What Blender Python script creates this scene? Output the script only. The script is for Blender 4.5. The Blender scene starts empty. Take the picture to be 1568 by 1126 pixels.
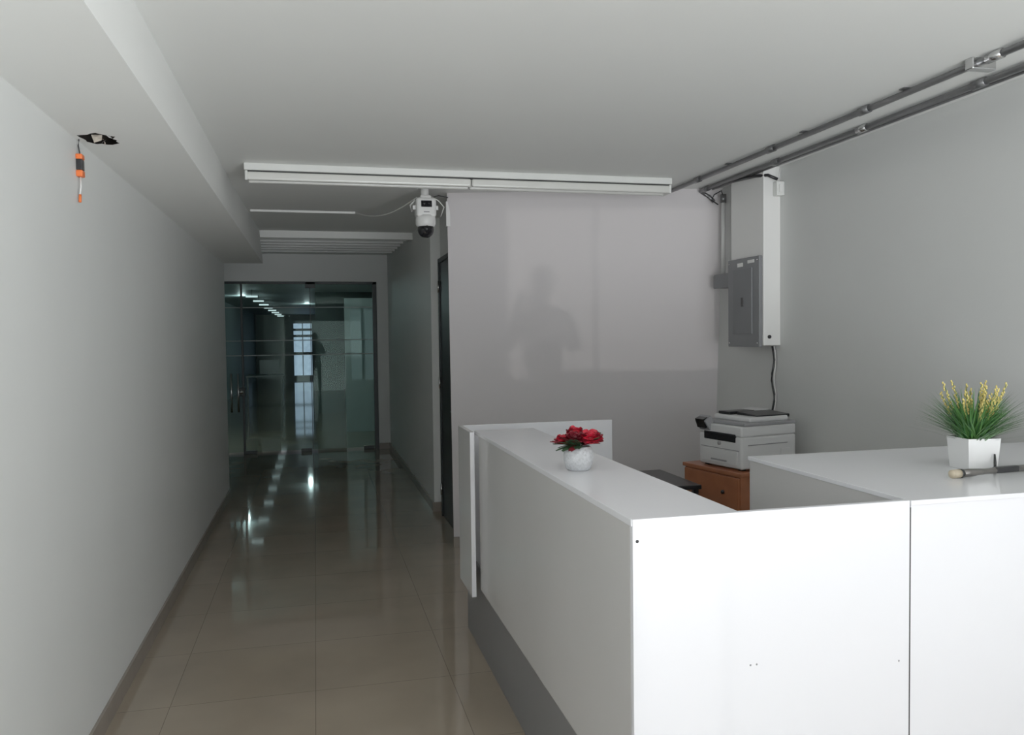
import bpy, bmesh, math, random
from mathutils import Vector, Matrix
random.seed(7)
S = bpy.context.scene
S.view_settings.view_transform = 'Standard'
S.view_settings.look = 'None'
S.view_settings.exposure = 0.0
S.view_settings.gamma = 1.2

# ------------------------------------------------------------------ materials
def mat(name, col, rough=0.5, metal=0.0, spec=0.5, var=0.04, nscale=6.0, bump=0.0, bscale=80.0, coat=0.0, emit=None, estr=0.0):
    m = bpy.data.materials.new(name); m.use_nodes = True
    nt = m.node_tree; b = nt.nodes['Principled BSDF']
    b.inputs['Roughness'].default_value = rough
    b.inputs['Metallic'].default_value = metal
    b.inputs['Specular IOR Level'].default_value = spec
    b.inputs['Coat Weight'].default_value = coat
    b.inputs['Coat Roughness'].default_value = 0.03
    tc = nt.nodes.new('ShaderNodeTexCoord')
    n = nt.nodes.new('ShaderNodeTexNoise'); n.inputs['Scale'].default_value = nscale; n.inputs['Detail'].default_value = 5
    nt.links.new(tc.outputs['Object'], n.inputs['Vector'])
    mx = nt.nodes.new('ShaderNodeMix'); mx.data_type = 'RGBA'
    mx.inputs[6].default_value = (*[max(0, c*(1-var)) for c in col], 1)
    mx.inputs[7].default_value = (*[min(1, c*(1+var)) for c in col], 1)
    nt.links.new(n.outputs['Fac'], mx.inputs[0])
    nt.links.new(mx.outputs[2], b.inputs['Base Color'])
    if bump > 0:
        n2 = nt.nodes.new('ShaderNodeTexNoise'); n2.inputs['Scale'].default_value = bscale; n2.inputs['Detail'].default_value = 3
        nt.links.new(tc.outputs['Object'], n2.inputs['Vector'])
        bp = nt.nodes.new('ShaderNodeBump'); bp.inputs['Strength'].default_value = bump; bp.inputs['Distance'].default_value = 0.01
        nt.links.new(n2.outputs['Fac'], bp.inputs['Height'])
        nt.links.new(bp.outputs['Normal'], b.inputs['Normal'])
    if emit:
        b.inputs['Emission Color'].default_value = (*emit, 1)
        b.inputs['Emission Strength'].default_value = estr
    return m

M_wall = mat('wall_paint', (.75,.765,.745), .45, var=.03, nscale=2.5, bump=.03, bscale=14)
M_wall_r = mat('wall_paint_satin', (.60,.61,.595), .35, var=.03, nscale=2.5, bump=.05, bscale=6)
M_ceil = mat('ceiling_paint', (.81,.82,.795), .6, var=.02, nscale=2, bump=.04, bscale=10)
M_panel = mat('glossy_wall_panel', (.615,.585,.59), .5, spec=.2, var=.015, nscale=2)
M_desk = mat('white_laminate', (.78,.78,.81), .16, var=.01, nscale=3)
M_deskside = mat('white_laminate_shaded', (.55,.54,.53), .25, var=.02, nscale=4)  # same laminate, shade put into a darker colour for turned-away faces
M_toe = mat('grey_kickboard', (.19,.19,.195), .4, var=.05)
M_dark = mat('dark_gap', (.02,.02,.02), .6)
M_base = mat('skirting_tile', (.27,.235,.20), .25, var=.1, nscale=8)
M_white = mat('white_plastic', (.78,.78,.76), .35, var=.02)
M_whitem = mat('white_enamel_metal', (.76,.77,.74), .35, var=.03)
M_tube = mat('fluorescent_tube_glass', (.70,.70,.66), .2, var=.02)
M_black = mat('black_plastic', (.012,.012,.014), .3)
M_blackg = mat('black_gloss', (.01,.01,.012), .06)
M_steel = mat('galvanised_conduit', (.20,.20,.205), .3, metal=.75, var=.4, nscale=14)
M_chrome = mat('brushed_steel', (.6,.6,.6), .2, metal=1.0)
M_gpanel = mat('grey_breaker_paint', (.18,.185,.195), .45, var=.06)
M_gpanel2 = mat('grey_breaker_door', (.15,.155,.165), .4, var=.05)
M_wood = mat('cherry_wood', (.32,.11,.05), .4, var=.25, nscale=12)
M_print = mat('printer_white', (.64,.64,.64), .4, var=.02)
M_print2 = mat('printer_grey', (.28,.28,.29), .4, var=.03)
M_orange = mat('orange_plastic', (.85,.16,.03), .4)
M_red = mat('rose_red', (.50,.006,.025), .55, var=.35, nscale=40)
M_dkred = mat('rose_dark_red', (.16,.003,.011), .6, var=.3, nscale=40)
M_leaf = mat('leaf_green', (.03,.07,.03), .5, var=.3, nscale=30)
M_grass = mat('grass_green', (.08,.22,.05), .5, var=.4, nscale=25)
M_grass2 = mat('grass_dark_green', (.03,.11,.03), .5, var=.4, nscale=25)
M_yel = mat('seed_yellow', (.62,.50,.14), .6, var=.3, nscale=60)
M_pot = mat('white_ceramic', (.78,.78,.78), .25, var=.01)
M_pot2 = mat('speckled_stone_pot', (.55,.56,.58), .55, var=.35, nscale=120, bump=.4, bscale=160)
M_doordk = mat('dark_door', (.012,.011,.012), .4)
M_frame = mat('dark_metal_frame', (.03,.035,.035), .4, metal=.5)
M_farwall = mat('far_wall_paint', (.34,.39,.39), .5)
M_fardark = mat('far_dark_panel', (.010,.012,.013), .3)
M_farpanel = mat('far_panel_faint_glow', (.25,.30,.31), .4, emit=(.5,.62,.66), estr=.05)  # no lamp: faint emission stands in for light on the panel
M_farlight = mat('far_ceiling_lamp', (.9,.9,.9), .5, emit=(.85,.93,1), estr=.9)
M_farwin = mat('far_window_daylight', (.6,.65,.8), .5, var=.9, nscale=4, emit=(.6,.72,1), estr=.55)
M_frost = mat('frosted_strip', (.42,.47,.46), .6)
M_hole = mat('hole_interior', (.03,.025,.02), .9, var=.5, nscale=30)
M_paper = mat('torn_plaster_paper', (.55,.48,.40), .9, var=.3, nscale=40, bump=.5)
M_skin = mat('skin', (.32,.18,.12), .5)
M_hair = mat('hair', (.015,.012,.01), .6)
M_shirt = mat('shirt_fabric', (.04,.045,.06), .8)
M_pants = mat('trouser_fabric', (.03,.03,.045), .85)
M_side = mat('sidewalk_concrete', (.50,.49,.47), .8, var=.15, nscale=5, bump=.2)
M_tool = mat('gunmetal', (.18,.17,.16), .3, metal=.7, var=.4, nscale=30)
M_toolw = mat('tan_grip', (.50,.42,.30), .5)
M_alu = mat('storefront_aluminium', (.25,.25,.26), .4, metal=.6)

M_glass = bpy.data.materials.new('tinted_glass'); M_glass.use_nodes = True
nt = M_glass.node_tree; nt.nodes.clear()
o = nt.nodes.new('ShaderNodeOutputMaterial'); t = nt.nodes.new('ShaderNodeBsdfTransparent'); g = nt.nodes.new('ShaderNodeBsdfGlossy')
fr = nt.nodes.new('ShaderNodeFresnel'); mx = nt.nodes.new('ShaderNodeMixShader')
t.inputs[0].default_value = (.74,.85,.82,1); g.inputs['Roughness'].default_value = .02; g.inputs[0].default_value = (.75,.95,.9,1)
fr.inputs[0].default_value = 1.18
nt.links.new(fr.outputs[0], mx.inputs[0]); nt.links.new(t.outputs[0], mx.inputs[1]); nt.links.new(g.outputs[0], mx.inputs[2]); nt.links.new(mx.outputs[0], o.inputs[0])

M_floor = bpy.data.materials.new('polished_porcelain_tile'); M_floor.use_nodes = True
nt = M_floor.node_tree; b = nt.nodes['Principled BSDF']
tc = nt.nodes.new('ShaderNodeTexCoord'); mp = nt.nodes.new('ShaderNodeMapping'); mp.inputs['Location'].default_value = (.03+.62*20, -.03+.62*20, 0)
br = nt.nodes.new('ShaderNodeTexBrick'); br.offset = 0.0; br.squash = 1.0
br.inputs['Scale'].default_value = 1; br.inputs['Brick Width'].default_value = .62; br.inputs['Row Height'].default_value = .62
br.inputs['Mortar Size'].default_value = .0016; br.inputs['Mortar Smooth'].default_value = .4; br.inputs['Bias'].default_value = 0
br.inputs['Color1'].default_value = (.38,.31,.232,1); br.inputs['Color2'].default_value = (.41,.335,.255,1); br.inputs['Mortar'].default_value = (.19,.15,.11,1)
nz = nt.nodes.new('ShaderNodeTexNoise'); nz.inputs['Scale'].default_value = 2.2; nz.inputs['Detail'].default_value = 8
mx = nt.nodes.new('ShaderNodeMix'); mx.data_type = 'RGBA'; mx.blend_type = 'MULTIPLY'; mx.inputs[0].default_value = .35
nt.links.new(tc.outputs['Object'], mp.inputs['Vector']); nt.links.new(mp.outputs[0], br.inputs['Vector']); nt.links.new(tc.outputs['Object'], nz.inputs['Vector'])
nt.links.new(br.outputs['Color'], mx.inputs[6]); nt.links.new(nz.outputs['Fac'], mx.inputs[7]); nt.links.new(mx.outputs[2], b.inputs['Base Color'])
b.inputs['Roughness'].default_value = .05; b.inputs['Specular IOR Level'].default_value = .6
bp = nt.nodes.new('ShaderNodeBump'); bp.inputs['Strength'].default_value = .12; bp.inputs['Distance'].default_value = .002; bp.invert = True
nt.links.new(br.outputs['Fac'], bp.inputs['Height']); nt.links.new(bp.outputs[0], b.inputs['Normal'])

# ------------------------------------------------------------------ builder
class B:
    def __init__(s, name): s.name = name; s.bm = bmesh.new(); s.mats = []
    def mi(s, m):
        if m not in s.mats: s.mats.append(m)
        return s.mats.index(m)
    def add(s, tb, m, smooth=False):
        i = s.mi(m)
        for f in tb.faces: f.material_index = i; f.smooth = smooth
        me = bpy.data.meshes.new('t'); tb.to_mesh(me); tb.free(); s.bm.from_mesh(me); bpy.data.meshes.remove(me)
    def box(s, lo, hi, m, bev=0.0, rot=None, piv=None, seg=2):
        tb = bmesh.new(); c = [(a+b)/2 for a, b in zip(lo, hi)]; d = [abs(b-a) for a, b in zip(lo, hi)]
        bmesh.ops.create_cube(tb, size=1, matrix=Matrix.Translation(c) @ Matrix.Diagonal((*d, 1)))
        if bev > 0: bmesh.ops.bevel(tb, geom=tb.edges[:], offset=bev, segments=seg, affect='EDGES', profile=.5)
        if rot is not None:
            p = Vector(piv if piv else c)
            bmesh.ops.transform(tb, matrix=Matrix.Translation(p) @ rot @ Matrix.Translation(-p), verts=tb.verts)
        s.add(tb, m, False)
    def cyl(s, p0, p1, r0, m, r1=None, seg=20, smooth=True):
        p0 = Vector(p0); p1 = Vector(p1); d = p1-p0; tb = bmesh.new()
        bmesh.ops.create_cone(tb, cap_ends=True, segments=seg, radius1=r0, radius2=(r0 if r1 is None else r1), depth=d.length,
            matrix=Matrix.Translation((p0+p1)/2) @ d.to_track_quat('Z', 'Y').to_matrix().to_4x4())
        s.add(tb, m, smooth)
    def sph(s, c, r, m, seg=20, rot=None):
        if not hasattr(r, '__len__'): r = (r, r, r)
        tb = bmesh.new(); mt = Matrix.Translation(c)
        if rot is not None: mt = mt @ rot
        bmesh.ops.create_uvsphere(tb, u_segments=seg, v_segments=max(8, seg//2), radius=1, matrix=mt @ Matrix.Diagonal((*r, 1)))
        s.add(tb, m, True)
    def tube(s, pts, r, m, seg=8):
        pts = [Vector(p) for p in pts]; tb = bmesh.new(); rings = []
        for i, p in enumerate(pts):
            d = (pts[min(i+1, len(pts)-1)]-pts[max(i-1, 0)]).normalized()
            q = d.to_track_quat('Z', 'Y'); rr = r[i] if hasattr(r, '__len__') else r
            rings.append([tb.verts.new(p + q @ Vector((rr*math.cos(a*2*math.pi/seg), rr*math.sin(a*2*math.pi/seg), 0))) for a in range(seg)])
        for a, bb in zip(rings, rings[1:]):
            for k in range(seg): tb.faces.new((a[k], a[(k+1) % seg], bb[(k+1) % seg], bb[k]))
        tb.faces.new(rings[0][::-1]); tb.faces.new(rings[-1])
        s.add(tb, m, True)
    def lathe(s, prof, c, m, seg=32):
        tb = bmesh.new(); rings = []
        for r, z in prof:
            rings.append([tb.verts.new((c[0]+r*math.cos(k*2*math.pi/seg), c[1]+r*math.sin(k*2*math.pi/seg), c[2]+z)) for k in range(seg)])
        for a, bb in zip(rings, rings[1:]):
            for k in range(seg): tb.faces.new((a[k], a[(k+1) % seg], bb[(k+1) % seg], bb[k]))
        tb.faces.new(rings[0][::-1]); tb.faces.new(rings[-1])
        s.add(tb, m, True)
    def faces(s, vs, fs, m, smooth=False):
        tb = bmesh.new(); v = [tb.verts.new(p) for p in vs]
        for f in fs: tb.faces.new([v[i] for i in f])
        bmesh.ops.recalc_face_normals(tb, faces=tb.faces)
        s.add(tb, m, smooth)
    def prism(s, quad, off, m):
        n = len(quad); off = Vector(off); vs = [Vector(p) for p in quad]+[Vector(p)+off for p in quad]
        fs = [list(range(n)), list(range(2*n-1, n-1, -1))]+[[i, (i+1) % n, n+(i+1) % n, n+i] for i in range(n)]
        s.faces(vs, fs, m)
    def done(s, center=True):
        me = bpy.data.meshes.new(s.name)
        c = Vector((0, 0, 0))
        if center:
            xs = [v.co for v in s.bm.verts]
            c = Vector([(min(v[i] for v in xs)+max(v[i] for v in xs))/2 for i in range(3)])
            bmesh.ops.translate(s.bm, vec=-c, verts=s.bm.verts)
        s.bm.to_mesh(me); s.bm.free()
        for m in s.mats: me.materials.append(m)
        ob = bpy.data.objects.new(s.name, me); ob.location = c; S.collection.objects.link(ob)
        return ob

CZ = 2.66
YF = -1.5
YG = 11.9
YE = 34.0
def cz(y): return CZ if y <= 6 else CZ + (y-6)*(.15/5.9)

# ------------------------------------------------------------------ shell
b = B('floor'); b.box((-2.5, YF, -.1), (3.1, YE+.2, 0), M_floor); b.done(False)
b = B('ground_sidewalk'); b.box((-2, YF-.7, -.12), (4, YF, -.01), M_side); b.done(False)
b = B('ceiling')
b.box((-1.7, YF, CZ), (3.1, 6.0, CZ+.1), M_ceil)
b.prism([(-1.7, 6, CZ), (3.1, 6, CZ), (3.1, YG+.15, cz(YG)), (-1.7, YG+.15, cz(YG))], (0, 0, .1), M_ceil)
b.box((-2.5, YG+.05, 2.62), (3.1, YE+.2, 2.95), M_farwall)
b.done(False)
b = B('wall_left'); b.box((-1.7, YF, 0), (-.88, 8.7, CZ+.1), M_wall); b.box((-1.8, 8.7, 0), (-1.6, YG, 2.9), M_wall); b.done(False)
b = B('baseboard_left'); b.box((-.88, YF, 0), (-.868, 8.7, .085), M_base); b.done()
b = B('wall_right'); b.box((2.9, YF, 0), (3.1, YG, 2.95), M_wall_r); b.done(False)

b = B('ceiling_soffit')
SZ = 2.385; SX = -.50
tb = bmesh.new()
outer = [(-.88, YF), (SX, YF), (SX, 8.7), (-.88, 8.7)]
hc = (-.795, 3.46); N = 22; inner = []
for k in range(N):
    a = 2*math.pi*k/N; rr = 1+random.uniform(-.3, .1)
    inner.append((hc[0]+.076*rr*math.cos(a), hc[1]+.10*rr*math.sin(a)))
ed = []
for loop in (outer, inner):
    vv = [tb.verts.new((x, y, SZ)) for x, y in loop]
    for i in range(len(vv)): ed.append(tb.edges.new((vv[i], vv[(i+1) % len(vv)])))
bmesh.ops.triangle_fill(tb, use_beauty=True, edges=ed)
kill = []
for f in tb.faces:
    cc = f.calc_center_median()
    if abs(cc.x-hc[0]) < .05 and abs(cc.y-hc[1]) < .07 and max((v.co-cc).length for v in f.verts) < .2: kill.append(f)
    f.normal_update()
    if f.normal.z > 0: f.normal_flip()
if kill: bmesh.ops.delete(tb, geom=kill, context='FACES_ONLY')
b.add(tb, M_ceil)
b.faces([(SX, YF, SZ), (SX, 8.7, SZ), (SX-.03, 8.7, 2.75), (SX-.03, YF, CZ+.02)], [(0, 1, 2, 3)], M_ceil)
b.faces([(SX, 8.7, SZ), (-.88, 8.7, SZ), (-.88, 8.7, 2.75), (SX-.03, 8.7, 2.75)], [(0, 1, 2, 3)], M_ceil)
x0, x1, y0, y1 = -.878, SX-.05, 3.2, 3.72
b.faces([(x0, y0, SZ+.004), (x1, y0, SZ+.004), (x1, y1, SZ+.004), (x0, y1, SZ+.004), (x0, y0, SZ+.22), (x1, y0, SZ+.22), (x1, y1, SZ+.22), (x0, y1, SZ+.22)],
    [(4, 5, 6, 7), (0, 1, 5, 4), (1, 2, 6, 5), (2, 3, 7, 6), (3, 0, 4, 7)], M_hole)
for k in range(7):
    p = Vector((hc[0]+random.uniform(-.01, .055), hc[1]+random.uniform(-.05, .05), SZ+random.uniform(0, .02)))
    q = p+Vector((random.uniform(-.025, .025), random.uniform(-.03, .03), random.uniform(-.015, .02)))
    w = Vector((random.uniform(-.010, .010), random.uniform(-.010, .010), random.uniform(-.006, .006)))
    b.faces([p-w, p+w, q+w*.5, q-w*.3], [(0, 1, 2, 3)], M_paper if k % 2 else M_white)
b.faces([(hc[0]-.01, hc[1]-.08, SZ-.001), (hc[0]+.03, hc[1]-.085, SZ-.002), (hc[0]+.035, hc[1]-.12, SZ-.03), (hc[0]+.005, hc[1]-.10, SZ-.035)], [(0, 1, 2, 3)], M_paper)
b.done(False)

LN = math.tan(math.radians(3.4)); nx, ny = -.262, -.965
def bw(x, z):
    y = 6.08-.27*(x-1.0)
    return Vector((x+nx*LN*z*.9, y+ny*LN*z, z))
b = B('wall_back')
b.prism([bw(1.0, 0), bw(3.02, 0), bw(3.02, CZ+.01), bw(1.0, CZ+.01)], (.03, .11, 0), M_panel)
b.done(False)
b = B('baseboard_back')
b.prism([bw(1.0, 0)+Vector((-.004, -.015, 0)), bw(2.9, 0)+Vector((-.004, -.015, 0)), bw(2.9, .08)+Vector((-.004, -.015, 0)), bw(1.0, .08)+Vector((-.004, -.015, 0))], (.003, .014, 0), M_base); b.done()

b = B('wall_corridor'); b.box((1.04, 7.4, 0), (1.25, YG, 2.95), M_wall); b.done(False)
b = B('wall_side')
b.box((1.13, 7.2, 0), (1.25, 7.4, 2.8), M_wall)
b.box((1.13, 6.12, 2.3), (1.25, 7.2, 2.8), M_wall)
b.box((1.13, 6.08, 0), (1.25, 6.2, 2.8), M_wall)
b.done(False)
b = B('baseboard_corridor')
b.box((1.025, 7.385, 0), (1.04, YG, .085), M_base); b.box((1.025, 7.385, 0), (1.13, 7.4, .085), M_base); b.box((1.118, 7.2, 0), (1.13, 7.4, .085), M_base); b.done()
b = B('door_1')
b.box((1.09, 6.2, 0), (1.125, 7.2, 2.28), M_doordk, .003)
b.box((1.075, 6.2, 0), (1.128, 6.24, 2.3), M_doordk, .003); b.box((1.075, 7.16, 0), (1.128, 7.2, 2.3), M_frame, .003); b.box((1.075, 6.2, 2.26), (1.128, 7.2, 2.3), M_frame, .003)
for z in (.25, 1.2, 2.05): b.cyl((1.072, 7.15, z-.05), (1.072, 7.15, z+.05), .009, M_chrome)
b.cyl((1.095, 6.32, 1.0), (1.05, 6.32, 1.0), .011, M_chrome); b.cyl((1.055, 6.31, 1.0), (1.055, 6.44, 1.0), .009, M_chrome)
b.done()

b = B('wall_end'); b.box((-1.7, YG-.04, 2.42), (1.05, YG+.06, 2.95), M_wall); b.done(False)
b = B('trim_1'); b.box((.88, YG-.04, 0), (1.04, YG+.06, 2.42), M_wall); b.done(False)
b = B('baseboard_end'); b.box((.88, YG-.055, 0), (1.024, YG-.04, .085), M_base); b.done()
b = B('glass_entrance_doors')
gz = 2.40
for x0, x1 in ((-1.59, -1.0), (-.97, -.06), (-.05, .82)):
    b.box((x0, YG-.005, .03), (x1, YG+.005, gz), M_glass)
b.box((-1.59, YG-.02, 2.385), (.879, YG+.02, 2.418), M_frame)
b.box((.82, YG-.02, 0), (.879, YG+.02, 2.418), M_frame, .003)
b.box((-1.0, YG-.015, 0), (-.97, YG+.015, 2.4), M_frame, .003)
b.box((-.060, YG-.006, .03), (-.050, YG+.006, 2.4), M_frame)
for z in (2.05, 1.585, 1.38):
    b.box((-1.59, YG-.008, z), (.82, YG-.006, z+.012), M_frost)
for x in (-.97, -.22, .66): b.box((x, YG-.025, 0), (x+.15, YG+.025, .05), M_frame, .004)
b.box((-.12, YG-.02, 2.33), (.02, YG+.02, 2.418), M_frame, .004)
for x in (-1.05, -1.14):
    b.cyl((x, YG-.06, .60), (x, YG-.06, 1.14), .016, M_chrome)
    for z in (.68, 1.06): b.cyl((x, YG-.06, z), (x, YG+.0, z), .008, M_chrome)
b.box((-1.06, YG-.04, .82), (-.96, YG+.03, .94), M_frame, .006); b.cyl((-1.01, YG-.06, .88), (-1.01, YG-.03, .88), .03, M_chrome)
b.done()

b = B('wall_far')
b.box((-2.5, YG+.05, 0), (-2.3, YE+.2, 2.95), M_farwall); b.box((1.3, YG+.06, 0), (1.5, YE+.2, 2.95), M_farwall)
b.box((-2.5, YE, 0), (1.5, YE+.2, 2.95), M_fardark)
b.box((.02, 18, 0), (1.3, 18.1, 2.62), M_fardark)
b.done(False)
b = B('office_partition')
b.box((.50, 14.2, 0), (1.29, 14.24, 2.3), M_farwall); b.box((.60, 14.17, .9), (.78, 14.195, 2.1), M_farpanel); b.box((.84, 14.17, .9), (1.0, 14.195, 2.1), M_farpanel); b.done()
b = B('ceiling_lamp')
for k in range(8):
    y = 17+k*2.0
    b.box((-1.32, y, 2.46), (-1.10, y+.10, 2.49), M_farlight); b.cyl((-1.21, y+.05, 2.49), (-1.21, y+.05, 2.62), .006, M_black, seg=6)
b.done()
b = B('window_1'); b.box((-.85, YE-.05, .15), (-.12, YE-.01, 2.25), M_farwin)
for x in (-.87, -.50, -.12): b.box((x, YE-.1, .15), (x+.04, YE-.05, 2.25), M_frame)
for z in (1.0, 1.7, 1.95): b.box((-.85, YE-.1, z), (-.12, YE-.05, z+.10), M_frame)
b.done()
b = B('office_desk')
b.box((-1.6, 20, .72), (-.75, 21, .76), M_fardark); b.box((-1.58, 20.02, 0), (-1.54, 20.98, .72), M_fardark); b.box((-.81, 20.02, 0), (-.77, 20.98, .72), M_fardark)
b.box((-1.3, 20.4, .78), (-.85, 20.43, 1.12), M_black); b.box((-1.1, 20.42, .76), (-1.05, 20.5, .85), M_black)
b.done()

# unseen storefront behind the viewer; side panel and header shaped to crop the beam
OX0, OX1, OZ = -.55, 2.84, 2.15
b = B('storefront_light_crop')
b.box((-1.7, YF-.1, OZ), (3.1, YF, CZ+.1), M_alu)
b.box((.12, YF-.05, 0), (.14, YF-.01, OZ), M_alu)
b.box((-1.7, YF-.1, 0), (OX0, YF, OZ), M_alu); b.box((OX1, YF-.1, 0), (3.1, YF, OZ), M_alu)
b.done(False)

# ------------------------------------------------------------------ reception desk
b = B('reception_desk')
T = 1.14
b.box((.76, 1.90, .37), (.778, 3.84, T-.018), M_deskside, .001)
b.box((.757, 1.884, T-.018), (1.06, 3.93, T), M_desk, .0015)
b.box((.76, 1.88, .02), (1.568, 1.898, T+.0005), M_desk, .0015)
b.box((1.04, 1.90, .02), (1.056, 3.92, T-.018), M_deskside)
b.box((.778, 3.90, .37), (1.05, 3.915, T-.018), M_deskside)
b.box((.79, 1.94, 0), (.805, 4.36, .42), M_toe)
b.box((.79, 4.345, 0), (1.5, 4.36, .35), M_toe)
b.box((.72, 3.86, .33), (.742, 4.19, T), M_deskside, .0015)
b.box((.7205, 3.856, .331), (.7415, 3.862, T-.001), M_desk)  # brighter laminate copy so the front edge reads as lit
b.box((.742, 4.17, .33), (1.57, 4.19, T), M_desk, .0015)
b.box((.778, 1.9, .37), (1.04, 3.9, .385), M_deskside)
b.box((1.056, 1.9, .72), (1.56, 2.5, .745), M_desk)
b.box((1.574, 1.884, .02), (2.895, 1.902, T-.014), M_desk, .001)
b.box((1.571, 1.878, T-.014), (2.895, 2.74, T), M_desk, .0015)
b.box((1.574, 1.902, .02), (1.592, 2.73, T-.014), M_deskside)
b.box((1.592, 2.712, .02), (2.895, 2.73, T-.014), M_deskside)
b.box((1.566, 1.884, .02), (1.575, 1.895, T-.02), M_dark)
for x, z in ((.772, 1.085), (1.085, .737), (1.103, .737), (1.535, .70)):
    b.cyl((x, 1.8795, z), (x, 1.884, z), .0028 if x > .8 else .0045, M_print2 if x > .8 else M_dark, seg=10)
b.done(False)

# ------------------------------------------------------------------ light fixtures
b = B('fluorescent_light_fixture')
fa, fb, y, z = -.39, 2.37, 5.18, CZ
b.box((fa, y-.07, z-.042), (fb, y+.07, z), M_whitem, .004)
b.box((fa+.01, y-.055, z-.05), (fb-.01, y+.055, z-.04), M_dark)
for k in range(2):
    a = fa+.015+k*(fb-fa-.022)/2; e = a+(fb-fa)/2-.016
    b.box((a, y-.066, z-.10), (e, y-.03, z-.05), M_tube, .012, seg=4)
    b.box((a, y+.03, z-.10), (e, y+.066, z-.05), M_tube, .012, seg=4)
    b.box((a, y-.03, z-.075), (e, y+.03, z-.05), M_whitem)
for xx in (fa+.005, fb-.02): b.box((xx, y-.068, z-.102), (xx+.015, y+.068, z-.045), M_whitem, .003)
b.done()
b = B('ceiling_beam_trim')
b.box((-.53, 8.74, 2.655), (1.04, 8.80, cz(8.8)), M_whitem, .003)
for k in range(7): b.box((-1.0, 8.95+k*.36, cz(8.95+k*.36)-.035), (1.04, 9.0+k*.36, cz(9+k*.36)), M_ceil, .003)
b.done()
b = B('ceiling_cable')
b.box((-.50, 7.1, cz(7.1)-.018), (.36, 7.13, cz(7.1)), M_white, .002)
pts = [(.36, 7.1, cz(7.1)-.012)]
for k in range(1, 11):
    u = k/10; pts.append((.36+(.72-.36)*u, 7.1-1.35*u, (cz(7.1)-.012)*(1-u)+2.59*u-.07*math.sin(math.pi*u)))
b.tube(pts, .004, M_white)
b.done()

# ------------------------------------------------------------------ security camera
b = B('security_camera')
cx, cy = .775, 5.72
b.box((cx-.055, cy-.03, CZ-.012), (cx+.055, cy+.06, CZ), M_white, .004)
b.cyl((cx, cy+.02, CZ), (cx, cy+.02, CZ-.09), .028, M_white)
b.box((cx-.04, cy-.04, CZ-.10), (cx+.04, cy+.05, CZ-.06), M_white, .012)
b.box((cx-.07, cy-.06, 2.445), (cx+.07, cy+.06, 2.58), M_white, .02, seg=4)
b.box((cx-.038, cy-.066, 2.512), (cx+.038, cy-.055, 2.557), M_blackg, .004)
for dx in (-.018, .018): b.cyl((cx+dx, cy-.072, 2.535), (cx+dx, cy-.064, 2.535), .012, M_blackg)
b.box((cx-.02, cy-.0615, 2.475), (cx+.02, cy-.0595, 2.483), M_print2)
b.lathe([(.066, .045), (.070, .02), (.070, -.01), (.064, -.03), (.05, -.035)][::-1], (cx, cy, 2.415), M_white)
b.sph((cx, cy-.005, 2.362), .058, M_blackg, 28)
b.cyl((cx, cy-.066, 2.362), (cx, cy-.05, 2.362), .022, M_black)
for dx in (-.078, .078): b.box((cx+dx-.012, cy-.01, 2.50), (cx+dx+.012, cy+.01, 2.53), M_white, .003)
b.tube([(cx-.07, cy+.02, 2.57), (cx-.10, cy+.05, 2.54), (cx-.09, cy+.08, 2.50), (cx-.04, cy+.10, 2.54)], .005, M_white)
b.tube([(cx+.05, cy+.04, 2.60), (cx+.10, cy+.03, 2.57), (cx+.14, cy+.05, 2.53), (cx+.12, cy+.08, 2.47)], .004, M_white)
b.tube([(cx+.04, cy+.04, 2.59), (cx+.10, cy+.04, 2.61), (cx+.17, cy+.05, 2.60)], .004, M_black)
b.done()
b = B('wire_cover'); b.box((.955, 5.93, 2.42), (.985, 5.97, 2.60), M_white, .003); b.done()

# ------------------------------------------------------------------ conduits
b = B('ceiling_conduit')
def pipe(x, z, r, y0, y1):
    b.cyl((x, y0, z), (x, y1, z), r, M_steel, seg=16)
pipe(2.52, CZ-.022, .014, -1.0, 5.50); pipe(2.560, CZ-.012, .009, -1.0, 5.46)
pipe(2.735, CZ-.022, .014, -1.0, 5.42); pipe(2.770, CZ-.028, .009, -1.0, 5.3)
for y in (-.2, 1.6, 2.55, 3.3, 4.1, 5.0):
    b.cyl((2.52, y, CZ-.022), (2.52, y+.07, CZ-.022), .019, M_chrome if y == 2.55 else M_steel)
    b.cyl((2.735, y+.3, CZ-.022), (2.735, y+.37, CZ-.022), .019, M_chrome if y == 3.3 else M_steel)
    b.box((2.50, y+.5, CZ-.006), (2.58, y+.53, CZ), M_steel)
b.box((2.49, 2.66, CZ-.045), (2.6, 2.70, CZ), M_chrome, .004)
b.tube([(2.735, 5.42, CZ-.022), (2.76, 5.44, CZ-.03), (2.80, 5.42, CZ-.06), (2.83, 5.40, CZ-.10)], .014, M_steel)
b.tube([(2.765, 5.0, CZ-.03), (2.765, 4.72, CZ-.05), (2.80, 4.63, CZ-.06), (2.85, 4.6, CZ-.09)], .010, M_black)
b.done()

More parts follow.
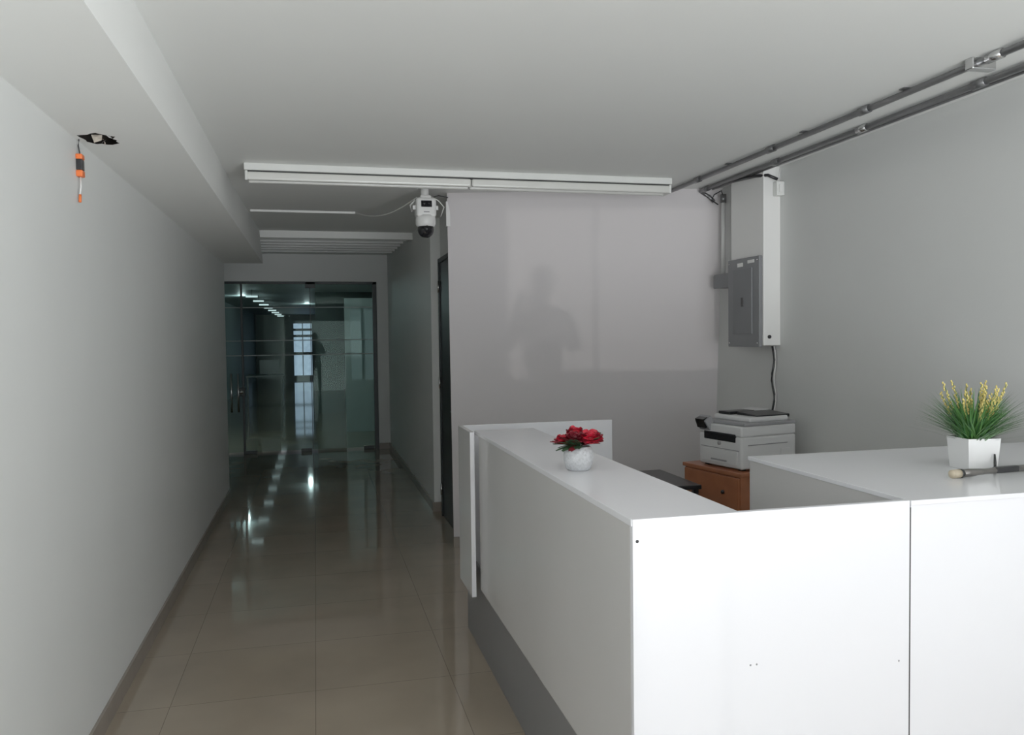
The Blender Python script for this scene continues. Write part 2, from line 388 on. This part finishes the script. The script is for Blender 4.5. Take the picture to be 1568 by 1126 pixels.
# ------------------------------------------------------------------ electrical enclosure + breaker
b = B('electrical_enclosure')
b.box((2.78, 4.65, 1.525), (2.90, 5.06, CZ), M_white, .003)
b.cyl((2.82, 4.652, 1.58), (2.82, 4.643, 1.58), .012, M_black)
b.done()
b = B('breaker_panel')
b.box((2.755, 4.66, 1.515), (2.78, 5.06, 2.10), M_gpanel, .004)
b.box((2.747, 4.74, 1.60), (2.757, 4.98, 2.03), M_gpanel2, .003)
b.box((2.743, 4.84, 1.78), (2.749, 4.87, 1.84), M_black, .002)
for y in (4.68, 5.04):
    for z in (1.54, 2.075): b.cyl((2.757, y, z), (2.751, y, z), .006, M_chrome, seg=10)
b.box((2.753, 4.86, 2.045), (2.756, 4.93, 2.07), M_white); b.box((2.753, 4.72, 2.06), (2.756, 4.80, 2.08), M_white)
b.done()
b = B('junction_box')
b.box((2.80, 5.07, 1.93), (2.9, 5.36, 2.02), M_gpanel, .005); b.box((2.79, 5.10, 1.925), (2.80, 5.33, 2.025), M_gpanel2, .003)
b.cyl((2.86, 5.32, 2.02), (2.86, 5.32, 2.56), .014, M_white); b.cyl((2.86, 5.32, 2.54), (2.86, 5.32, 2.60), .022, M_steel)
b.tube([(2.86, 5.32, 2.58), (2.83, 5.29, 2.62), (2.80, 5.34, 2.60), (2.78, 5.34, 2.56), (2.83, 5.34, 2.53)], .005, M_black)
b.done()
b = B('switch_box')
b.box((2.845, 4.60, 2.47), (2.90, 4.649, 2.56), M_whitem, .006); b.box((2.86, 4.592, 2.49), (2.885, 4.60, 2.54), M_white, .002)
b.tube([(2.87, 4.61, 2.56), (2.86, 4.60, 2.60), (2.875, 4.61, 2.65)], .004, M_white)
b.done()
b = B('power_cable')
pts = []
for k in range(15):
    u = k/14; pts.append((2.865+.006*math.sin(u*15), 4.68+.008*math.cos(u*17), 1.52-u*.62))
b.tube(pts, .007, M_black); b.tube([(p[0]+.014-.004*math.sin(i), p[1], p[2]) for i, p in enumerate(pts)], .004, M_white)
b.done()

# ------------------------------------------------------------------ printer on drawer cabinet
R12 = Matrix.Rotation(math.radians(12), 4, 'Z'); PV = (2.38, 4.22, .80)
def rbox(b, lo, hi, m, bev=0.0, extra=None):
    lo = [lo[i]+PV[i] for i in range(3)]; hi = [hi[i]+PV[i] for i in range(3)]
    tb = bmesh.new(); c = Vector([(p+q)/2 for p, q in zip(lo, hi)]); d = [abs(q-p) for p, q in zip(lo, hi)]
    bmesh.ops.create_cube(tb, size=1, matrix=Matrix.Translation(c) @ Matrix.Diagonal((*d, 1)))
    if bev > 0: bmesh.ops.bevel(tb, geom=tb.edges[:], offset=bev, segments=3, affect='EDGES', profile=.5)
    if extra is not None: bmesh.ops.transform(tb, matrix=Matrix.Translation(c) @ extra @ Matrix.Translation(-c), verts=tb.verts)
    p = Vector(PV); bmesh.ops.transform(tb, matrix=Matrix.Translation(p) @ R12 @ Matrix.Translation(-p), verts=tb.verts)
    b.add(tb, m)
b = B('printer')
rbox(b, (0, 0, .012), (.42, .38, .20), M_print, .012)
rbox(b, (-.006, .03, .03), (.01, .35, .115), M_print, .006)
rbox(b, (-.009, .12, .045), (-.004, .26, .055), M_print2)
rbox(b, (-.004, .02, .118), (.01, .36, .122), M_print2)
rbox(b, (-.004, .05, .165), (.10, .33, .208), M_blackg, .004)
rbox(b, (.0, 0, .20), (.42, .38, .262), M_print, .012)
rbox(b, (-.004, .05, .196), (.02, .33, .214), M_black, .003)
rbox(b, (.02, .0, .262), (.42, .37, .282), M_print2, .006)
rbox(b, (.08, .02, .28), (.38, .34, .312), M_print, .012)
rbox(b, (.14, .03, .305), (.40, .20, .325), M_black, .004, Matrix.Rotation(math.radians(4), 4, 'X'))
rbox(b, (.10, .22, .312), (.30, .32, .330), M_black, .004)
rbox(b, (.31, .20, .305), (.40, .35, .335), M_print, .006)
rbox(b, (-.03, .27, .225), (.03, .37, .30), M_print2, .006, Matrix.Rotation(math.radians(-35), 4, 'Y'))
rbox(b, (-.042, .28, .235), (-.005, .36, .295), M_blackg, .003, Matrix.Rotation(math.radians(-20), 4, 'Y'))
for v in (.03, .33):
    for u in (.03, .35): rbox(b, (u, v, 0), (u+.03, v+.03, .014), M_black)
b.cyl(tuple(Vector(PV)+R12 @ Vector((-.008, .19, .15))), tuple(Vector(PV)+R12 @ Vector((.004, .19, .15))), .012, M_print2)
rbox(b, (.05, -.003, .15), (.35, .002, .155), M_print2)
rbox(b, (.30, -.003, .03), (.37, .002, .12), M_print, .002)
b.done()
b = B('drawer_cabinet')
rbox(b, (-.03, -.03, -.80), (.42, .48, -.02), M_wood, .003)
rbox(b, (-.045, -.04, -.022), (.43, .49, 0), M_wood, .003)
for z0, z1 in ((-.78, -.54), (-.53, -.29), (-.28, -.03)):
    rbox(b, (-.045, -.02, z0), (-.028, .47, z1), M_wood, .004)
    b.sph(tuple(Vector(PV)+R12 @ Vector((-.055, .10, (z0+z1)/2+.03))), .012, M_black, 12)
    b.sph(tuple(Vector(PV)+R12 @ Vector((-.055, .34, (z0+z1)/2+.03))), .012, M_black, 12)
b.done()
b = B('side_table')
b.box((1.93, 4.30, .70), (2.17, 4.88, .725), M_black, .004)
for x in (1.95, 2.13):
    for y in (4.32, 4.83): b.box((x, y, 0), (x+.03, y+.03, .70), M_black)
b.done()

# ------------------------------------------------------------------ flower pot with red roses
b = B('rose_flower_pot')
fx, fy = .872, 2.645
prof = [(.034, 0), (.042, .006), (.050, .03), (.052, .05), (.048, .07), (.041, .082), (.038, .082), (.038, .07)]
b.lathe(prof, (fx, fy, T), M_pot2, 40)
def petal(b, c, d, w, h, curl, m):
    d = Vector(d).normalized(); up = Vector((0, 0, 1)); side = d.cross(up).normalized() if abs(d.z) < .99 else Vector((1, 0, 0)); nn = side.cross(d)
    vs = []; fs = []; n = 5; k = 5
    for i in range(n+1):
        u = i/n; ww = w*math.sin(math.pi*(.15+.72*u))
        for j in range(k+1):
            s = (j/k-.5)*2
            vs.append(Vector(c)+d*h*u+side*ww*s+nn*(curl*(u*u)+.25*w*(1-s*s)*(1-u*.3)))
    for i in range(n):
        for j in range(k):
            a = i*(k+1)+j; fs.append((a, a+1, a+k+2, a+k+1))
    b.faces(vs, fs, m, True)
def rose(b, c, r, m):
    c = Vector(c)
    for layer, (el, rr, cnt) in enumerate(((-.1, .95, 7), (.25, 1.0, 8), (.7, .9, 7), (1.1, .7, 6), (1.4, .5, 5))):
        for k in range(cnt):
            a = k*2*math.pi/cnt+layer*.5+random.uniform(-.15, .15)
            d = (math.cos(a)*math.cos(el), math.sin(a)*math.cos(el), math.sin(el))
            petal(b, c+Vector((0, 0, -.004)), d, r*.62*rr+.002, r*rr, random.uniform(-.1, .3)*r, m if (k+layer) % 4 else M_dkred)
    b.sph(c+Vector((0, 0, r*.15)), r*.48, m, 12)
rose(b, (fx+.034, fy-.03, T+.106), .046, M_red)
rose(b, (fx-.018, fy-.02, T+.110), .036, M_dkred)
rose(b, (fx-.047, fy+.02, T+.100), .034, M_red)
rose(b, (fx+.055, fy+.02, T+.112), .034, M_red)
rose(b, (fx+.0, fy+.03, T+.122), .036, M_red)
for k in range(30):
    a = random.uniform(0, 6.28); d = (math.cos(a), math.sin(a), random.uniform(-.1, .8))
    petal(b, (fx+.02*math.cos(a), fy+.02*math.sin(a), T+.085), d, .014, random.uniform(.055, .085), -.01, M_leaf if k % 3 else M_dkred)
for k in range(5): b.tube([(fx, fy, T+.05), (fx+.01*math.cos(k), fy+.01*math.sin(k), T+.08), (fx+.03*math.cos(k), fy+.03*math.sin(k), T+.10)], .003, M_leaf)
b.done()

# ------------------------------------------------------------------ grass plant
b = B('potted_grass_plant')
px, py = 2.14, 2.27
Rz = Matrix.Rotation(math.radians(-8), 4, 'Z')
def sq(h, z): return [Vector((px, py, T+z))+Rz @ Vector((sx*h, sy*h, 0)) for sx, sy in ((-1, -1), (1, -1), (1, 1), (-1, 1))]
A = sq(.050, 0); Bq = sq(.057, .105); C = sq(.052, .105); D = sq(.048, .08)
vs = A+Bq+C+D; fs = [(3, 2, 1, 0)]+[(i, (i+1) % 4, 4+(i+1) % 4, 4+i) for i in range(4)]+[(4+i, 4+(i+1) % 4, 8+(i+1) % 4, 8+i) for i in range(4)]+[(8+i, 8+(i+1) % 4, 12+(i+1) % 4, 12+i) for i in range(4)]
b.faces(vs, fs, M_pot); b.faces(D, [(0, 1, 2, 3)], M_leaf)
def blade(base, az, spread, h, w, m):
    vs = []; n = 6
    for i in range(n+1):
        u = i/n; r = spread*(u**1.35); z = h*(1.15*u-.15*u*u*(1+spread*4))
        p = Vector(base)+Vector((math.cos(az)*r, math.sin(az)*r, z)); s = Vector((-math.sin(az), math.cos(az), 0))*w*(1-u)**.6*.5
        vs += [p-s, p+s]
    b.faces(vs, [(2*i, 2*i+1, 2*i+3, 2*i+2) for i in range(n)], m, True)
for k in range(620):
    a = random.uniform(0, 6.28); q = random.random()
    base = (px+.04*math.cos(a)*random.random(), py+.04*math.sin(a)*random.random(), T+.08)
    sp = .19*q**.5; blade(base, a+random.uniform(-.3, .3), sp, .195-.09*q*q+random.uniform(-.06, .01), .0052, M_grass if k % 3 else M_grass2)
for k in range(26):
    a = random.uniform(0, 6.28); r = .10*math.sqrt(random.random()); h = random.uniform(.20, .265)
    p0 = Vector((px+r*.3*math.cos(a), py+r*.3*math.sin(a), T+.09)); p1 = Vector((px+r*math.cos(a), py+r*math.sin(a), T+.02+h))
    b.tube([p0, (p0+p1)/2+Vector((0, 0, .01)), p1], .0012, M_grass2, 5)
    for j in range(16):
        u = .56+.46*j/15; pp = p0.lerp(p1, u); b.sph(pp+Vector((random.uniform(-.004, .004), random.uniform(-.004, .004), 0)), (.003, .003, .0045), M_yel, 6)
b.done()

b = B('card_holder')
b.box((2.225, 2.33, T), (2.255, 2.44, T+.115), M_white, .003); b.done()
b = B('marker_pen')
b.tube([(2.150, 2.190, T+.005), (2.156, 2.196, T+.03), (2.161, 2.203, T+.055)], [.004, .0045, .003], M_black); b.done()

b = B('hammer')
z = T+.014
b.cyl((1.925, 2.125, z), (1.955, 2.128, z), .0135, M_toolw); b.sph((1.925, 2.125, z), (.008, .0135, .0135), M_toolw, 14)
b.cyl((1.955, 2.128, z), (1.965, 2.129, z), .0145, M_black)
b.tube([(1.965, 2.129, z), (2.0, 2.132, z), (2.06, 2.138, z), (2.14, 2.146, z), (2.33, 2.165, z)], [.012, .013, .009, .011, .011], M_tool, 14)
b.box((2.10, 2.136, z-.009), (2.20, 2.158, z+.011), M_black, .005, Matrix.Rotation(.1, 4, 'Z'))
b.box((2.33, 2.10, z-.014), (2.36, 2.22, z+.014), M_tool, .005, Matrix.Rotation(.12, 4, 'Z'))
b.done()

b = B('orange_wire_tester')
x = -.868; ty = 3.47; tz = -.045
b.box((x-.012, ty-.02, 2.285+tz), (x+.012, ty+.02, 2.31+tz), M_orange, .004)
b.box((x-.011, ty-.018, 2.31+tz), (x+.011, ty+.018, 2.352+tz), M_black, .003)
b.box((x-.012, ty-.02, 2.352+tz), (x+.012, ty+.02, 2.372+tz), M_orange, .004)
b.tube([(x, ty, 2.372+tz), (x-.004, ty-.003, 2.36), (x-.002, ty+.0, 2.384)], .0025, M_black)
b.tube([(x, ty, 2.285+tz), (x+.002, ty-.007, 2.25+tz), (x, ty-.015, 2.215+tz)], .003, M_white)
b.tube([(x, ty-.015, 2.215+tz), (x, ty-.02, 2.185+tz)], .0055, M_orange)
b.done()

# ------------------------------------------------------------------ photographer (casts the shadow on the back wall)
par = bpy.data.objects.new('person_photographer', None); S.collection.objects.link(par); par.location = (0, -.5, 0)
def skin(name, verts, edges, rad, m, sub=2, root=0):
    me = bpy.data.meshes.new(name); me.from_pydata([Vector(v) for v in verts], edges, []); ob = bpy.data.objects.new(name, me); S.collection.objects.link(ob)
    ob.parent = par; ob.modifiers.new('s', 'SKIN'); sv = me.skin_vertices[0].data
    for i, r in enumerate(rad):
        r = r if hasattr(r, '__len__') else (r, r)
        sv[i].radius = r; sv[i].use_root = (i == root)
    ss = ob.modifiers.new('u', 'SUBSURF'); ss.levels = sub; ss.render_levels = sub
    me.materials.append(m); return ob
skin('legs', [(0, 0, .95), (-.09, 0, .88), (-.11, .02, .5), (-.12, -.02, .09), (-.12, .1, .05), (.09, 0, .88), (.11, .02, .5), (.12, -.02, .09), (.12, .1, .05)],
     [(0, 1), (1, 2), (2, 3), (3, 4), (0, 5), (5, 6), (6, 7), (7, 8)], [(.15, .11), .09, .06, .045, .04, .09, .06, .045, .04], M_pants)
skin('torso', [(0, 0, .95), (0, 0, 1.12), (0, 0, 1.32), (0, 0, 1.43), (-.17, 0, 1.40), (-.27, .04, 1.17), (-.16, .26, 1.30), (.17, 0, 1.40), (.27, .04, 1.17), (.14, .26, 1.33), (0, 0, 1.5)],
     [(0, 1), (1, 2), (2, 3), (3, 4), (4, 5), (5, 6), (3, 7), (7, 8), (8, 9), (3, 10)], [(.17, .12), (.16, .11), (.19, .12), (.13, .09), .08, .055, .036, .08, .055, .036, .06], M_shirt)
skin('neck', [(0, 0, 1.46), (0, .01, 1.56)], [(0, 1)], [.055, .052], M_skin)
hb = B('head')
hb.sph((0, .0, 1.665), (.078, .095, .115), M_skin, 28); hb.sph((0, -.012, 1.69), (.088, .102, .102), M_hair, 28)
hb.sph((0, .095, 1.65), (.014, .018, .024), M_skin, 12); hb.box((-.024, .085, 1.605), (.024, .092, 1.613), M_red, .003)
for s_ in (-1, 1):
    hb.sph((s_*.03, .083, 1.675), (.012, .008, .008), M_white, 10); hb.sph((s_*.03, .090, 1.675), .005, M_black, 8); hb.sph((s_*.08, 0, 1.66), (.01, .02, .03), M_skin, 10)
h = hb.done(False); h.parent = par
for s_, wr in ((-1, Vector((-.16, .26, 1.30))), (1, Vector((.14, .26, 1.33)))):
    palm = Vector((s_*.085, .42, 1.53))
    V = [wr, wr.lerp(palm, .6), palm]; E = [(0, 1), (1, 2)]; Rr = [.033, (.026, .024), (.038, .018)]
    skin('forearm_hand', V, E, Rr, M_skin)
    for f in range(4):
        o_ = palm+Vector((0, .0, .035-.021*f)); L = (.9, 1, .95, .75)[f]
        skin('finger', [o_, o_+Vector((-s_*.012*L, .035*L, .003)), o_+Vector((-s_*.035*L, .045, .004))], [(0, 1), (1, 2)], [.009, .0085, .0075], M_skin, 1)
    skin('thumb', [palm+Vector((0, -.01, .02)), palm+Vector((-s_*.02, -.0, .045)), palm+Vector((-s_*.035, .02, .052))], [(0, 1), (1, 2)], [.011, .010, .009], M_skin, 1)
pb = B('phone'); pb.box((-.078, .462, 1.53), (.078, .472, 1.61), M_black, .004); p = pb.done(False); p.parent = par

# ------------------------------------------------------------------ light
w = bpy.data.worlds.new('daylight'); S.world = w; w.use_nodes = True
nt = w.node_tree; bg = nt.nodes['Background']; bg.inputs[0].default_value = (.935, .97, 1.0, 1)
tc = nt.nodes.new('ShaderNodeTexCoord'); sp = nt.nodes.new('ShaderNodeSeparateXYZ'); nt.links.new(tc.outputs['Generated'], sp.inputs[0])
def mr(src, a, b_, c, d):
    n = nt.nodes.new('ShaderNodeMapRange'); n.interpolation_type = 'SMOOTHSTEP'
    for i, v in zip((1, 2, 3, 4), (a, b_, c, d)): n.inputs[i].default_value = v
    nt.links.new(src, n.inputs[0]); return n.outputs[0]
zf = mr(sp.outputs[2], -.25, .05, 3.2, 1.0)
xf = mr(sp.outputs[0], .15, .8, 1.0, 2.6)
m1 = nt.nodes.new('ShaderNodeMath'); m1.operation = 'MULTIPLY'; nt.links.new(zf, m1.inputs[0]); nt.links.new(xf, m1.inputs[1])
m2 = nt.nodes.new('ShaderNodeMath'); m2.operation = 'MULTIPLY'; nt.links.new(m1.outputs[0], m2.inputs[0]); m2.inputs[1].default_value = 2.95
nt.links.new(m2.outputs[0], bg.inputs[1])
L = bpy.data.lights.new('storefront_portal', 'AREA'); L.shape = 'RECTANGLE'; L.size = OX1-OX0; L.size_y = OZ; L.cycles.is_portal = True
lo = bpy.data.objects.new('storefront_portal', L); lo.location = ((OX0+OX1)/2, YF-.12, OZ/2); lo.rotation_euler = (math.radians(90), 0, 0); S.collection.objects.link(lo)
L = bpy.data.lights.new('reflected_beam', 'SUN'); L.energy = .17; L.angle = math.radians(.5); L.color = (1, .97, .93)  # unseen beam reflected upward from the street, not the direct sun
lo = bpy.data.objects.new('reflected_beam', L); lo.location = (-2, -9, 1); lo.rotation_euler = Vector((1.62, 6.2, .33)).to_track_quat('-Z', 'Y').to_euler(); S.collection.objects.link(lo)
for i, (x, y) in enumerate(((-1.7, 14.5), (-1.6, 19.5), (-.2, 24.0))):  # added point fills without fixtures, to brighten the far room
    L = bpy.data.lights.new('far_room_fill', 'POINT'); L.energy = 7; L.color = (.85, .95, 1); L.shadow_soft_size = .06
    lo = bpy.data.objects.new('far_room_fill', L); lo.location = (x, y, 2.5); S.collection.objects.link(lo)

# ------------------------------------------------------------------ camera
cd = bpy.data.cameras.new('camera'); cam = bpy.data.objects.new('camera', cd); S.collection.objects.link(cam)
r = Vector((.9717, -.2361, -.0127)); u = Vector((.0212, .0336, .9992)); f = Vector((.2354, .9711, -.0377))
cam.matrix_world = Matrix(((r.x, u.x, -f.x, 0), (r.y, u.y, -f.y, 0), (r.z, u.z, -f.z, 1.6), (0, 0, 0, 1)))
cd.sensor_width = 36; cd.lens = 1242/1568*36; cd.clip_start = .01; cd.clip_end = 200
S.camera = cam
